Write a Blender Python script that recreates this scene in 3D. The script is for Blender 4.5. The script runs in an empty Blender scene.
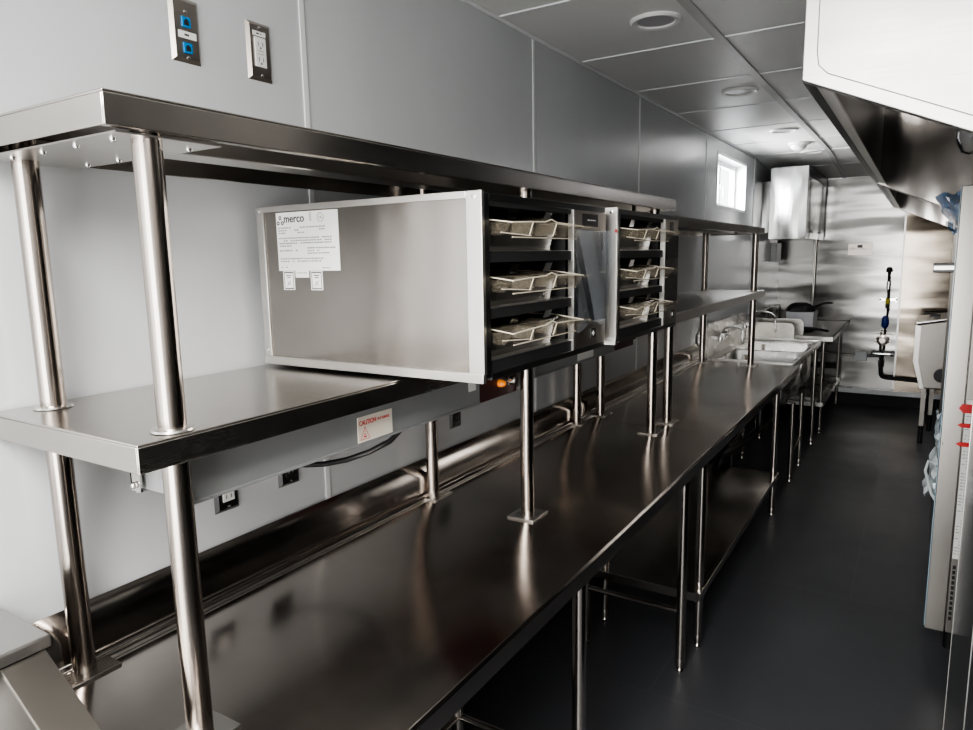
import bpy, bmesh, math, random
from mathutils import Vector, Matrix
random.seed(7)
R = math.radians
col = bpy.context.scene.collection
ORI = {}

# ------------------------------------------------------------------ materials
def newmat(name):
    m = bpy.data.materials.new(name); m.use_nodes = True
    return m, m.node_tree, m.node_tree.nodes['Principled BSDF']

def ramp2(nt, fac, a, b, p0=0.3, p1=0.7):
    r = nt.nodes.new('ShaderNodeValToRGB')
    r.color_ramp.elements[0].position = p0; r.color_ramp.elements[1].position = p1
    r.color_ramp.elements[0].color = (*a, 1); r.color_ramp.elements[1].color = (*b, 1)
    nt.links.new(fac, r.inputs['Fac']); return r.outputs['Color']

def noise(nt, scale, stretch=(1, 1, 1), detail=3, rough=.55):
    tc = nt.nodes.new('ShaderNodeTexCoord'); mp = nt.nodes.new('ShaderNodeMapping')
    mp.inputs['Scale'].default_value = stretch
    n = nt.nodes.new('ShaderNodeTexNoise')
    n.inputs['Scale'].default_value = scale; n.inputs['Detail'].default_value = detail
    n.inputs['Roughness'].default_value = rough
    nt.links.new(tc.outputs['Object'], mp.inputs['Vector']); nt.links.new(mp.outputs['Vector'], n.inputs['Vector'])
    return n.outputs['Fac']

def maprange(nt, v, a, b):
    r = nt.nodes.new('ShaderNodeMapRange'); r.inputs['From Min'].default_value = .3; r.inputs['From Max'].default_value = .7
    r.inputs['To Min'].default_value = a; r.inputs['To Max'].default_value = b
    nt.links.new(v, r.inputs['Value']); return r.outputs['Result']

def bump(nt, bs, h, strength, dist=.002):
    b = nt.nodes.new('ShaderNodeBump'); b.inputs['Strength'].default_value = strength; b.inputs['Distance'].default_value = dist
    nt.links.new(h, b.inputs['Height']); nt.links.new(b.outputs['Normal'], bs.inputs['Normal'])

def steel(name, c, rough=.25, var=.06, stretch=(3, 200, 200), wave=0.0, wstretch=(1, 1, 4), bstr=.02, smear=1.0):
    """brushed stainless: fine stretched grain, cloudy smears, optional slow sheet waviness"""
    m, nt, bs = newmat(name)
    bs.inputs['Metallic'].default_value = 1
    cloud = noise(nt, 2.2, (1, 1, 1), 4, .6)
    d = tuple(x * (1 - .10 * smear) for x in c); u = tuple(min(1, x * (1 + .06 * smear)) for x in c)
    nt.links.new(ramp2(nt, cloud, d, u), bs.inputs['Base Color'])
    g = noise(nt, 4.0, stretch, 1, .5)
    mx = nt.nodes.new('ShaderNodeMath'); mx.operation = 'ADD'
    nt.links.new(maprange(nt, g, rough - var * .2, rough + var * .2), mx.inputs[0])
    nt.links.new(maprange(nt, cloud, -var * .6, var * .6), mx.inputs[1])
    nt.links.new(mx.outputs[0], bs.inputs['Roughness'])
    if wave:
        w = noise(nt, 1.3, wstretch, 2, .4)
        b1 = nt.nodes.new('ShaderNodeBump'); b1.inputs['Strength'].default_value = wave; b1.inputs['Distance'].default_value = .12
        nt.links.new(w, b1.inputs['Height'])
        b2 = nt.nodes.new('ShaderNodeBump'); b2.inputs['Strength'].default_value = bstr; b2.inputs['Distance'].default_value = .001
        nt.links.new(g, b2.inputs['Height']); nt.links.new(b1.outputs['Normal'], b2.inputs['Normal'])
        nt.links.new(b2.outputs['Normal'], bs.inputs['Normal'])
    else:
        bump(nt, bs, g, bstr, .001)
    return m

def plain(name, c, rough=.5, metal=0, emit=None, es=0, spec=.5, var=.06, nscale=6):
    m, nt, bs = newmat(name)
    n = noise(nt, nscale)
    nt.links.new(ramp2(nt, n, tuple(x * (1 - var) for x in c), tuple(min(1, x * (1 + var)) for x in c)), bs.inputs['Base Color'])
    bs.inputs['Roughness'].default_value = rough; bs.inputs['Metallic'].default_value = metal
    bs.inputs['Specular IOR Level'].default_value = spec
    if emit: bs.inputs['Emission Color'].default_value = (*emit, 1); bs.inputs['Emission Strength'].default_value = es
    return m

def clear(name, c, alpha, rough=.12):
    m, nt, bs = newmat(name)
    bs.inputs['Base Color'].default_value = (*c, 1); bs.inputs['Roughness'].default_value = rough
    bs.inputs['Alpha'].default_value = alpha; bs.inputs['Specular IOR Level'].default_value = .8
    bs.inputs['Coat Weight'].default_value = .6
    n = noise(nt, 40, (1, 1, 1), 2); bump(nt, bs, n, .15, .002)
    return m

M = dict(
    counter=steel('counter_steel', (.56, .52, .485), .17, .09, (200, 2, 200), wave=.015, wstretch=(3, 1, 1), smear=1.8),
    shelf=steel('shelf_steel', (.50, .47, .44), .24, .07, (200, 2, 200)),
    rim=steel('rim_steel', (.62, .60, .57), .27, .06, (200, 2, 200)),
    tube=steel('tube_steel', (.43, .385, .35), .17, .06, (200, 200, 2)),
    leg=steel('leg_steel', (.56, .52, .48), .17, .06, (200, 200, 2)),
    oven=steel('oven_steel', (.37, .345, .32), .17, .10, (2, 200, 300), wave=.14, wstretch=(2.2, 1, .5), smear=1.6),
    frame=steel('frame_steel', (.72, .70, .67), .34, .05),
    strip=plain('grey_strip_metal', (.34, .35, .35), .38, .35, var=.05, nscale=3),
    hood_out=steel('hood_outer_steel', (.42, .415, .40), .4, .12, (2, 200, 200), wave=.05, smear=.7),
    hood_in=steel('hood_inner_steel', (.50, .47, .44), .14, .06, (200, 200, 3), wave=.5, wstretch=(2, 1, .6)),
    wallsteel=steel('wall_steel', (.27, .265, .255), .17, .06, (200, 200, 4), wave=.3, wstretch=(.45, 1, 2.2)),
    wallsteel_warm=steel('wall_steel_warm', (.33, .285, .235), .17, .06, (200, 200, 4), wave=.3, wstretch=(.5, 1, 2.2)),
    cab=steel('cabinet_steel', (.42, .42, .415), .16, .06, (200, 200, 3), wave=.4, wstretch=(2.4, 1, .5)),
    dark_steel=steel('dark_steel', (.12, .12, .125), .35, .05),
    chrome=steel('chrome', (.8, .8, .8), .08, .02, (1, 1, 1)),
    range_side=steel('range_steel', (.35, .33, .305), .34, .05, (200, 200, 4)),
    pan=plain('pan_steel', (.24, .23, .215), .2, .85),
    lid_edge=plain('lid_edge', (.80, .72, .58), .3),
    rwall=steel('side_wall_steel', (.16, .155, .15), .3, .06, (200, 200, 4)),
    mirror_steel=steel('polished_steel', (.11, .11, .11), .12, .03, (200, 200, 3)),
    plate=steel('plate_steel', (.42, .38, .345), .3, .05, (200, 200, 3)),
    black=plain('black_plastic', (.012, .012, .013), .35),
    glass_black=plain('black_glass', (.02, .025, .035), .06, spec=.9),
    matt=plain('black_matt', (.015, .015, .016), .7),
    white=plain('white_plastic', (.82, .82, .80), .35, var=.02),
    label=plain('white_label', (.86, .86, .83), .55, var=.015),
    cream=plain('cream_label', (.82, .76, .66), .55, var=.02),
    ink=plain('black_ink', (.03, .03, .035), .6),
    grey_ink=plain('grey_ink', (.22, .22, .22), .6),
    red=plain('red_ink', (.55, .03, .03), .5),
    red_tape=plain('red_tape', (.62, .01, .01), .4),
    blue=plain('blue_plastic', (.0, .22, .55), .35),
    dblue=plain('dark_blue_coating', (.01, .03, .22), .4),
    yellow=plain('yellow_label', (.55, .45, .04), .5),
    maroon=plain('maroon_enamel', (.055, .02, .022), .4),
    orange=plain('orange_lens', (.9, .25, .02), .25, emit=(1, .3, .02), es=.12),
    redlens=plain('red_lens', (.35, .03, .02), .25),
    cardboard=plain('white_carton', (.62, .62, .66), .6),
    batten=plain('batten_white', (.80, .81, .82), .35, var=.01),
    ceil_grid=plain('ceiling_grid', (.50, .50, .49), .4, var=.02),
    lens=plain('light_lens', (.42, .41, .43), .4, var=.02),
    ivory=plain('ceiling_device_white', (.75, .75, .74), .4, var=.01),
    lid=clear('amber_clear_plastic', (.74, .64, .48), .045, .05),
    film=clear('clear_film', (.75, .80, .86), .22, .08),
    bluefilm=clear('blue_film', (.05, .16, .34), .82, .25),
    bluefilm2=clear('pale_blue_film', (.45, .65, .78), .8, .25),
    wrap=clear('plastic_wrap', (.80, .86, .88), .65, .15),
    winglass=clear('window_glass', (.9, .95, 1), .08, .02),
)
# glossy wall board
m, nt, bs = newmat('wall_board'); M['wall'] = m
n = noise(nt, 1.1, (1, 1, .6), 4, .6)
nt.links.new(ramp2(nt, n, (.56, .575, .59), (.63, .645, .66)), bs.inputs['Base Color'])
nt.links.new(maprange(nt, n, .16, .24), bs.inputs['Roughness']); bs.inputs['Specular IOR Level'].default_value = .65
w = noise(nt, 2.0, (1, 1, 1), 2, .4); bump(nt, bs, w, .12, .01)
# floor: dark smooth coated vinyl with faint seams
m, nt, bs = newmat('floor_vinyl'); M['floor'] = m
tc = nt.nodes.new('ShaderNodeTexCoord')
br = nt.nodes.new('ShaderNodeTexBrick'); br.offset = 0.5
br.inputs['Scale'].default_value = 1; br.inputs['Brick Width'].default_value = 1.22; br.inputs['Row Height'].default_value = 1.22
br.inputs['Mortar Size'].default_value = .003; br.inputs['Color1'].default_value = (.060, .062, .068, 1)
br.inputs['Color2'].default_value = (.056, .058, .064, 1); br.inputs['Mortar'].default_value = (.075, .078, .084, 1)
nt.links.new(tc.outputs['Object'], br.inputs['Vector'])
nt.links.new(br.outputs['Color'], bs.inputs['Base Color'])
n = noise(nt, 1.5, (1, 1, 1), 5, .6); nt.links.new(maprange(nt, n, .36, .52), bs.inputs['Roughness'])
f = noise(nt, 600, (1, 1, 1), 1); bump(nt, bs, f, .12, .001)
# ceiling tile
m, nt, bs = newmat('ceiling_tile'); M['ceil'] = m
n = noise(nt, 260, (1, 1, 1), 3, .7)
nt.links.new(ramp2(nt, n, (.74, .74, .725), (.80, .80, .785)), bs.inputs['Base Color'])
bs.inputs['Roughness'].default_value = .42; bs.inputs['Specular IOR Level'].default_value = .6; bump(nt, bs, n, .35, .002)

# ------------------------------------------------------------------ mesh builder
class MB:
    def __init__(s): s.bm = bmesh.new()
    def quadverts(s, vs, faces):
        v = [s.bm.verts.new(p) for p in vs]
        for f in faces: s.bm.faces.new([v[i] for i in f])
        return s
    def box(s, x0, x1, y0, y1, z0, z1):
        return s.quadverts([(x0,y0,z0),(x1,y0,z0),(x1,y1,z0),(x0,y1,z0),(x0,y0,z1),(x1,y0,z1),(x1,y1,z1),(x0,y1,z1)],
            [(3,2,1,0),(4,5,6,7),(0,1,5,4),(1,2,6,5),(2,3,7,6),(3,0,4,7)])
    def prism(s, pts, axis, a, b):
        def P(p, t): return {'x': (t, p[0], p[1]), 'y': (p[0], t, p[1]), 'z': (p[0], p[1], t)}[axis]
        n = len(pts); lo = [s.bm.verts.new(P(p, a)) for p in pts]; hi = [s.bm.verts.new(P(p, b)) for p in pts]
        s.bm.faces.new(lo[::-1]); s.bm.faces.new(hi)
        for i in range(n): s.bm.faces.new([lo[i], lo[(i+1) % n], hi[(i+1) % n], hi[i]])
        return s
    def cyl(s, p0, p1, r, seg=20, r2=None):
        p0, p1 = Vector(p0), Vector(p1); r2 = r if r2 is None else r2
        q = (p1 - p0).to_track_quat('Z', 'Y')
        a = [s.bm.verts.new(p0 + q @ Vector((r*math.cos(t), r*math.sin(t), 0))) for t in [2*math.pi*i/seg for i in range(seg)]]
        b = [s.bm.verts.new(p1 + q @ Vector((r2*math.cos(t), r2*math.sin(t), 0))) for t in [2*math.pi*i/seg for i in range(seg)]]
        s.bm.faces.new(a[::-1]); s.bm.faces.new(b)
        for i in range(seg): s.bm.faces.new([a[i], a[(i+1) % seg], b[(i+1) % seg], b[i]])
        return s
    def tube(s, pts, r, seg=12):
        pts = [Vector(p) for p in pts]; rings = []
        for i, p in enumerate(pts):
            d = (pts[min(i+1, len(pts)-1)] - pts[max(i-1, 0)]).normalized(); q = d.to_track_quat('Z', 'Y')
            rings.append([s.bm.verts.new(p + q @ Vector((r*math.cos(2*math.pi*k/seg), r*math.sin(2*math.pi*k/seg), 0))) for k in range(seg)])
        for a, b in zip(rings, rings[1:]):
            best = min(range(seg), key=lambda o: sum((a[k].co - b[(k+o) % seg].co).length for k in range(seg)))
            for k in range(seg): s.bm.faces.new([a[k], a[(k+1) % seg], b[(k+1+best) % seg], b[(k+best) % seg]])
        s.bm.faces.new(rings[0][::-1]); s.bm.faces.new(rings[-1]); return s
    def lathe(s, c, prof, axis='z', seg=28):
        rings = []
        for r, h in prof:
            ring = []
            for k in range(seg):
                t = 2*math.pi*k/seg; u, v = max(r, 1e-4)*math.cos(t), max(r, 1e-4)*math.sin(t)
                o = {'z': (u, v, h), 'x': (h, u, v), 'y': (u, h, v)}[axis]
                ring.append(s.bm.verts.new(Vector(c) + Vector(o)))
            rings.append(ring)
        for a, b in zip(rings, rings[1:]):
            for k in range(seg): s.bm.faces.new([a[k], a[(k+1) % seg], b[(k+1) % seg], b[k]])
        s.bm.faces.new(rings[0][::-1]); s.bm.faces.new(rings[-1]); return s
    def ring(s, c, r0, r1, t, seg=24):
        # flat annulus facing -y
        for k in range(seg):
            a, b = 2*math.pi*k/seg, 2*math.pi*(k+1)/seg
            P = lambda r, q: (c[0]+r*math.cos(q), c[2]+r*math.sin(q))
            s.prism([P(r0, a), P(r1, a), P(r1, b), P(r0, b)], 'y', c[1]-t, c[1])
        return s
    def ball(s, c, r, seg=10):
        bmesh.ops.create_uvsphere(s.bm, u_segments=seg, v_segments=max(6, seg//2+2), radius=r, matrix=Matrix.Translation(c)); return s
    def grid(s, f, nu, nv):
        g = [[s.bm.verts.new(f(i/nu, j/nv)) for j in range(nv+1)] for i in range(nu+1)]
        for i in range(nu):
            for j in range(nv): s.bm.faces.new([g[i][j], g[i+1][j], g[i+1][j+1], g[i][j+1]])
        return s
    def build(s, name, mat, parent=None, bevel=0, seg=2, kind=None, solid=0, smooth=True):
        bmesh.ops.recalc_face_normals(s.bm, faces=s.bm.faces)
        xs = [v.co for v in s.bm.verts]
        if parent is not None: o0 = ORI[parent.name]
        elif kind == 'structure': o0 = Vector((0, 0, 0))
        else: o0 = Vector(((min(v.x for v in xs)+max(v.x for v in xs))/2, (min(v.y for v in xs)+max(v.y for v in xs))/2, min(v.z for v in xs)))
        bmesh.ops.translate(s.bm, verts=s.bm.verts, vec=-o0)
        me = bpy.data.meshes.new(name); s.bm.to_mesh(me); s.bm.free()
        if smooth:
            me.shade_smooth(); me.set_sharp_from_angle(angle=R(38))
        me.materials.append(M[mat] if isinstance(mat, str) else mat)
        o = bpy.data.objects.new(name, me); col.objects.link(o)
        if parent is not None: o.parent = parent
        else: o.location = o0
        ORI[o.name] = o0
        if solid:
            md = o.modifiers.new('thick', 'SOLIDIFY'); md.thickness = solid
        if bevel:
            md = o.modifiers.new('bevel', 'BEVEL'); md.width = bevel; md.segments = seg; md.limit_method = 'ANGLE'; md.angle_limit = R(40)
        if kind: o['kind'] = kind
        return o

def tag(o, label, cat, group=None):
    o['label'] = label; o['category'] = cat
    if group: o['group'] = group
    return o
def thing(name, label, cat, loc, group=None):
    o = bpy.data.objects.new(name, None); o.empty_display_size = .05; col.objects.link(o); o.location = loc
    ORI[o.name] = Vector(loc); return tag(o, label, cat, group)
def copy_tree(o, parent=None):
    c = o.copy(); col.objects.link(c); c.parent = parent
    for ch in list(o.children): copy_tree(ch, c)
    ORI[c.name] = ORI[o.name]; return c
def text_mesh(name, body, size, mat, parent, loc, rot, bold=0, align='LEFT', sx=1):
    cu = bpy.data.curves.new('t', 'FONT'); cu.body = body; cu.size = size; cu.offset = bold; cu.align_x = align; cu.extrude = .0003
    t = bpy.data.objects.new('t', cu); col.objects.link(t)
    dg = bpy.context.evaluated_depsgraph_get(); me = bpy.data.meshes.new_from_object(t.evaluated_get(dg))
    bpy.data.objects.remove(t); me.name = name; me.materials.clear(); me.materials.append(M[mat])
    mt = Matrix.Translation(Vector(loc) - ORI[parent.name]) @ rot.to_4x4() @ Matrix.Diagonal((sx, 1, 1, 1))
    me.transform(mt)
    o = bpy.data.objects.new(name, me); col.objects.link(o); o.parent = parent; ORI[o.name] = ORI[parent.name]; return o
ROT_Y = Matrix.Rotation(R(90), 3, 'X')                                   # faces -y
ROT_X = Matrix.Rotation(R(90), 3, 'Z') @ Matrix.Rotation(R(90), 3, 'X')  # faces +x

# ------------------------------------------------------------------ room shell
RX, RY0, RY1, CZ = 2.36, -2.4, 8.66, 2.6
MB().box(-.02, RX+.1, RY0-.1, RY1+.1, -.08, 0).build('floor', 'floor', kind='structure')
WY0, WY1, WZ0, WZ1 = 5.71, 6.73, 2.08, 2.48
w = MB()
w.box(-.14, 0, RY0, WY0, 0, 2.72); w.box(-.14, 0, WY1, RY1+.1, 0, 2.72)
w.box(-.14, 0, WY0, WY1, 0, WZ0); w.box(-.14, 0, WY0, WY1, WZ1, 2.72)
w.build('wall_left', 'wall', kind='structure')
MB().box(RX, RX+.12, RY0, RY1+.1, 0, 2.72).build('wall_right', 'rwall', kind='structure')
MB().box(-.14, 1.235, RY1, RY1+.1, 0, 2.72).build('wall_back', 'wallsteel', kind='structure')
MB().box(1.235, RX+.12, RY1, RY1+.1, 0, 2.72).build('wall_back', 'wallsteel_warm', kind='structure')
w = MB(); w.box(-.14, .12, RY0-.12, RY0, 0, 2.72); w.box(2.24, RX+.12, RY0-.12, RY0, 0, 2.72); w.box(.12, 2.24, RY0-.12, RY0, 2.45, 2.72)
w.build('wall_front', 'wall', kind='structure')
c = MB(); c.box(-.14, RX+.12, RY0-.12, 7.1, CZ, CZ+.1)
c.prism([(7.1, CZ), (RY1+.1, 2.49), (RY1+.1, CZ+.1), (7.1, CZ+.1)], 'x', -.14, RX+.12)
c.build('ceiling', 'ceil', kind='structure')
def cz(y): return CZ if y < 7.1 else CZ - (y-7.1)*.11/1.66
def ceil_bar(x0, x1, y0, y1, t=.006):
    return MB().prism([(y0, cz(y0)-t), (y1, cz(y1)-t), (y1, cz(y1)+.01), (y0, cz(y0)+.01)], 'x', x0, x1)
ti = 1
for a, b in ((RY0, 7.1), (7.1, RY1)):
    ceil_bar(.615, .655, a, b, .008).build(f'trim_{ti}', 'ceil_grid', kind='structure', bevel=.002); ti += 1
ceil_bar(1.85, 1.88, RY0, 7.1, .008).build(f'trim_{ti}', 'ceil_grid', kind='structure'); ti += 1
for y in (-.75, .1, .9, 1.62, 2.37, 3.12, 3.85, 4.6, 5.4, 6.2, 7.0, 7.8):
    ceil_bar(.012, RX, y-.006, y+.006, .0045).build(f'trim_{ti}', 'batten', kind='structure', bevel=.001); ti += 1
MB().box(0, .012, RY0, 7.1, CZ-.014, CZ).build(f'trim_{ti}', 'batten', kind='structure', bevel=.003); ti += 1
for y in (-1.2, .1, 1.374, 2.654, 3.93, 5.37, 7.11):      # wall panel battens
    MB().box(0, .004, y-.009, y+.009, 1.0 if y < 5.2 else 0, CZ-.012).build(f'trim_{ti}', 'batten', kind='structure', bevel=.0015); ti += 1
MB().box(1.228, 1.244, RY1-.006, RY1, .2, 2.5).build(f'trim_{ti}', 'frame', kind='structure'); ti += 1
MB().box(.372, .38, RY1-.004, RY1, .2, 2.5).build(f'trim_{ti}', 'frame', kind='structure'); ti += 1
MB().box(0, RX, RY1-.02, RY1, 0, .125).build('baseboard_back', 'matt', kind='structure')
MB().box(0, RX, RY1-.035, RY1, .125, .178).build(f'trim_{ti}', 'batten', kind='structure', bevel=.004); ti += 1
MB().prism([(0, 0), (.05, 0), (.012, .04), (.012, .12), (0, .12)], 'y', RY0, RY1-.02).build('baseboard_left', 'matt', kind='structure')
# window
wf = MB(); t = .045
X0, X1 = -.12, -.085
wf.box(X0, X1, WY0, WY1, WZ0, WZ0+t).box(X0, X1, WY0, WY1, WZ1-t, WZ1).box(X0, X1, WY0, WY0+t, WZ0+t, WZ1-t).box(X0, X1, WY1-t, WY1, WZ0+t, WZ1-t)
wf.box(X0, X1, 6.12, 6.17, WZ0+t, WZ1-t)
wo = wf.build('window_1', 'batten', kind='structure', bevel=.003)
MB().box(-.106, -.1, WY0+t, WY1-t, WZ0+t, WZ1-t).build('pane', 'winglass', wo)
MB().box(-.085, -.07, 6.13, 6.16, 2.24, 2.28).tube([(-.07, 6.145, 2.26), (-.055, 6.145, 2.255), (-.052, 6.15, 2.2), (-.052, 6.15, 2.17)], .008).build('handle', 'white', wo)
rv = MB(); rv.box(-.084, .005, WY0-.015, WY0+.006, WZ0-.015, WZ1+.015).box(-.084, .005, WY1-.006, WY1+.015, WZ0-.015, WZ1+.015).box(-.084, .005, WY0+.006, WY1-.006, WZ1-.006, WZ1+.015).box(-.084, .005, WY0+.006, WY1-.006, WZ0-.015, WZ0+.006)
rv.build('window_reveal', 'batten', wo)

# ------------------------------------------------------------------ ceiling devices
def downlight(x, y, label):
    t = thing('ceiling_light', label, 'light', (x, y, cz(y)), 'round recessed ceiling lights')
    z = cz(y)
    MB().lathe((x, y, z), [(.098, .002), (.098, -.004), (.09, -.012), (.074, -.009), (.07, -.003), (.07, .002)], seg=48).build('trim_ring', 'ivory', t)
    MB().lathe((x, y, z), [(.07, 0), (.07, -.004), (.001, -.0045)], seg=40).build('lens', 'lens', t)
downlight(.482, 2.754, 'large round recessed ceiling light nearest the camera')
downlight(.487, 4.187, 'round recessed ceiling light second from the camera')
downlight(.479, 5.69, 'round recessed ceiling light above the window end of the wall')
downlight(.50, 7.05, 'round recessed ceiling light farthest away, just past the smoke detector')
sd = thing('smoke_detector', 'white domed smoke detector on the ceiling near the window', 'smoke detector', (.476, 6.45, CZ))
MB().lathe((.476, 6.45, CZ), [(.085, 0), (.085, -.014), (.078, -.018), (.07, -.02)], seg=36).build('base', 'ivory', sd)
MB().lathe((.476, 6.45, CZ), [(.066, -.02), (.062, -.036), (.045, -.05), (.02, -.057), (.001, -.058)], seg=36).build('dome', 'ivory', sd)

# ------------------------------------------------------------------ wall plates
def plate_mb(y0, y1, z0, z1, x=0, t=.007, b=.008):
    return MB().quadverts([(x,y0,z0),(x,y1,z0),(x,y1,z1),(x,y0,z1),(x+t,y0+b,z0+b),(x+t,y1-b,z0+b),(x+t,y1-b,z1-b),(x+t,y0+b,z1-b)],
        [(4,5,6,7),(0,1,5,4),(1,2,6,5),(2,3,7,6),(3,0,4,7),(3,2,1,0)])
def screws(par, y, zs, x=.007, r=.0035):
    for z in zs: MB().lathe((x, y, z), [(r, 0), (r, .0012), (r*.6, .002), (.0005, .0022)], 'x', 12).build('screw', 'chrome', par)
def dashes(y0, y1, z, h, n, gap=.25, x=None, yy=None, rnd=random):
    """tiny illegible print: rows of marks on an x-facing (x=) or y-facing (yy=) plane"""
    b = MB(); L = (y1-y0)/n
    for i in range(n):
        if rnd.random() < .12: continue
        a = y0+i*L; e = a+L*(1-gap*rnd.uniform(.6, 1.4))
        if x is not None: b.box(x, x+.0003, a, e, z, z+h)
        else: b.box(a, e, yy-.0003, yy, z, z+h)
    return b
p = thing('data_wall_plate', 'steel wall plate with two blue network jacks and a white label', 'wall plate', (0, 1.023, 2.148))
plate_mb(.987, 1.06, 2.148, 2.283).build('plate', 'plate', p)
for z in (2.232, 2.178):
    j = MB().box(.007, .010, 1.012, 1.034, z-.011, z+.011).build('jack', 'blue', p, bevel=.001)
    MB().box(.0101, .0106, 1.017, 1.029, z-.007, z+.003).box(.0101, .0106, 1.020, 1.026, z+.003, z+.006).build('port', 'matt', j)
lb = MB().box(.007, .0078, 1.003, 1.047, 2.198, 2.213).build('label', 'label', p)
dashes(1.017, 1.033, 2.2035, .004, 4, x=.008).build('print', 'ink', lb)
screws(p, 1.023, (2.254, 2.158))
p = thing('outlet_wall_plate', 'steel wall plate holding a white duplex outlet high on the wall', 'outlet', (0, 1.226, 2.149))
plate_mb(1.19, 1.264, 2.149, 2.285).build('plate', 'plate', p)
oc = MB().box(.007, .0105, 1.208, 1.242, 2.180, 2.249).build('receptacle', 'white', p, bevel=.0015)
sl = MB()
for z in (2.232, 2.196):
    sl.box(.0106, .011, 1.217, 1.219, z-.004, z+.006).box(.0106, .011, 1.230, 1.232, z-.004, z+.006)
    sl.cyl((.0106, 1.2245, z-.008), (.011, 1.2245, z-.008), .0028, 10)
sl.box(.0106, .0112, 1.216, 1.234, 2.2095, 2.2105).box(.0106, .0112, 1.216, 1.234, 2.2165, 2.2175)
sl.build('slots', 'grey_ink', oc)
lb = MB().box(.007, .0078, 1.206, 1.244, 2.252, 2.263).build('label', 'label', p)
dashes(1.216, 1.232, 2.256, .003, 4, x=.008).build('print', 'ink', lb)
screws(p, 1.227, (2.272, 2.161))
def low_plate(y0, y1, z0, label, white=True):
    p = thing('outlet_wall_plate', label, 'outlet', (0, (y0+y1)/2, z0), 'outlets low on the wall above the backsplash')
    plate_mb(y0, y1, z0, z0+.115, t=.008).build('plate', 'dark_steel', p)  # steel plates; their dark reflection is put into the colour
    ym = (y0+y1)/2
    rc = MB().box(.008, .011, ym-.017, ym+.017, z0+.026, z0+.092).build('receptacle', 'white' if white else 'black', p, bevel=.0015)
    MB().box(.0111, .0115, ym-.009, ym-.006, z0+.034, z0+.044).box(.0111, .0115, ym+.005, ym+.008, z0+.034, z0+.044).build('slots', 'grey_ink', rc)
    screws(p, ym, (z0+.012,), .008)
low_plate(1.0, 1.07, 1.105, 'steel outlet plate coloured for a dark reflection, with white receptacle under the mid shelf, left of the black cord')
low_plate(1.198, 1.27, 1.112, 'steel outlet plate coloured for a dark reflection, with black receptacle beside the black power cord', False)
low_plate(1.99, 2.06, 1.095, 'steel outlet plate coloured for a dark reflection, partly hidden behind a shelf post', False)

# ------------------------------------------------------------------ prep counters
CW, CT = .727, .914
def counter_top(parent, y0, y1, name='countertop'):
    b = MB()
    prof = [(.05, CT+.012), (.055, CT+.004), (.065, CT), (CW-.006, CT), (CW, CT-.006), (CW, CT-.05), (CW-.02, CT-.05), (CW-.02, CT-.046),
            (CW-.004, CT-.044), (CW-.006, CT-.012), (.012, CT-.012), (.012, CT+.012)]
    b.prism(prof, 'y', y0, y1)
    o = b.build(name, 'counter', parent, bevel=.0012)
    s = MB().prism([(.0045, 1.031), (.0045, CT-.01), (.052, CT-.01), (.052, CT+.012), (.040, CT+.018), (.040, .985)], 'y', y0, y1).build('backsplash', 'counter', parent, bevel=.002)
    MB().cyl((.061, y0, CT+.002), (.061, y1, CT+.002), .0035, 10).cyl((.072, y0, CT), (.072, y1, CT), .0022, 8).build('cove_highlight', 'frame', parent)  # pale beads added to draw the double highlight along the cove
    return o
def leg(parent, x, y, ztop, r=.0205, name='leg'):
    l = MB().cyl((x, y, .03), (x, y, ztop), r, 24).build(name, 'leg', parent)
    MB().lathe((x, y, 0), [(r*.8, 0), (r*.85, .008), (r*.62, .014), (r*.62, .024), (r*1.04, .026), (r*1.04, .055), (r, .058)], seg=20).build('foot', 'leg', l)
    return l
t1 = thing('prep_counter', 'long near stainless steel counter with backsplash, carrying the near overshelf', 'counter', (.36, 1.8, 0))
counter_top(t1, .53, 3.069)
for y in (.62, 1.64, 2.643):
    leg(t1, .672, y, CT-.012, .0195); leg(t1, .25, y, CT-.012, .0195)
    MB().cyl((.25, y, .262), (.672, y, .262), .0125, 16).build('stretcher', 'leg', t1)
MB().cyl((.25, .62, .262), (.25, 1.64, .262), .0125, 16).build('stretcher', 'leg', t1)
MB().box(.57, .61, .56, 3.0, CT-.045, CT-.013).build('support_channel', 'dark_steel', t1)
MB().box(.64, .655, .56, 3.0, CT-.06, CT-.013).build('support_channel', 'leg', t1)
t2 = thing('prep_counter', 'far stainless steel counter with undershelf, ending at the sink', 'counter', (.36, 4.1, 0))
counter_top(t2, 3.072, 5.215)
for y in (2.863, 4.63):
    leg(t2, .685, y, CT-.013, .0185); leg(t2, .25, y, CT-.013, .0185)
MB().prism([(.2, .275), (.2, .235), (.69, .235), (.708, .245), (.708, .28), (.69, .28), (.69, .275)], 'y', 2.80, 4.70).build('undershelf', 'counter', t2, bevel=.002)

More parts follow.
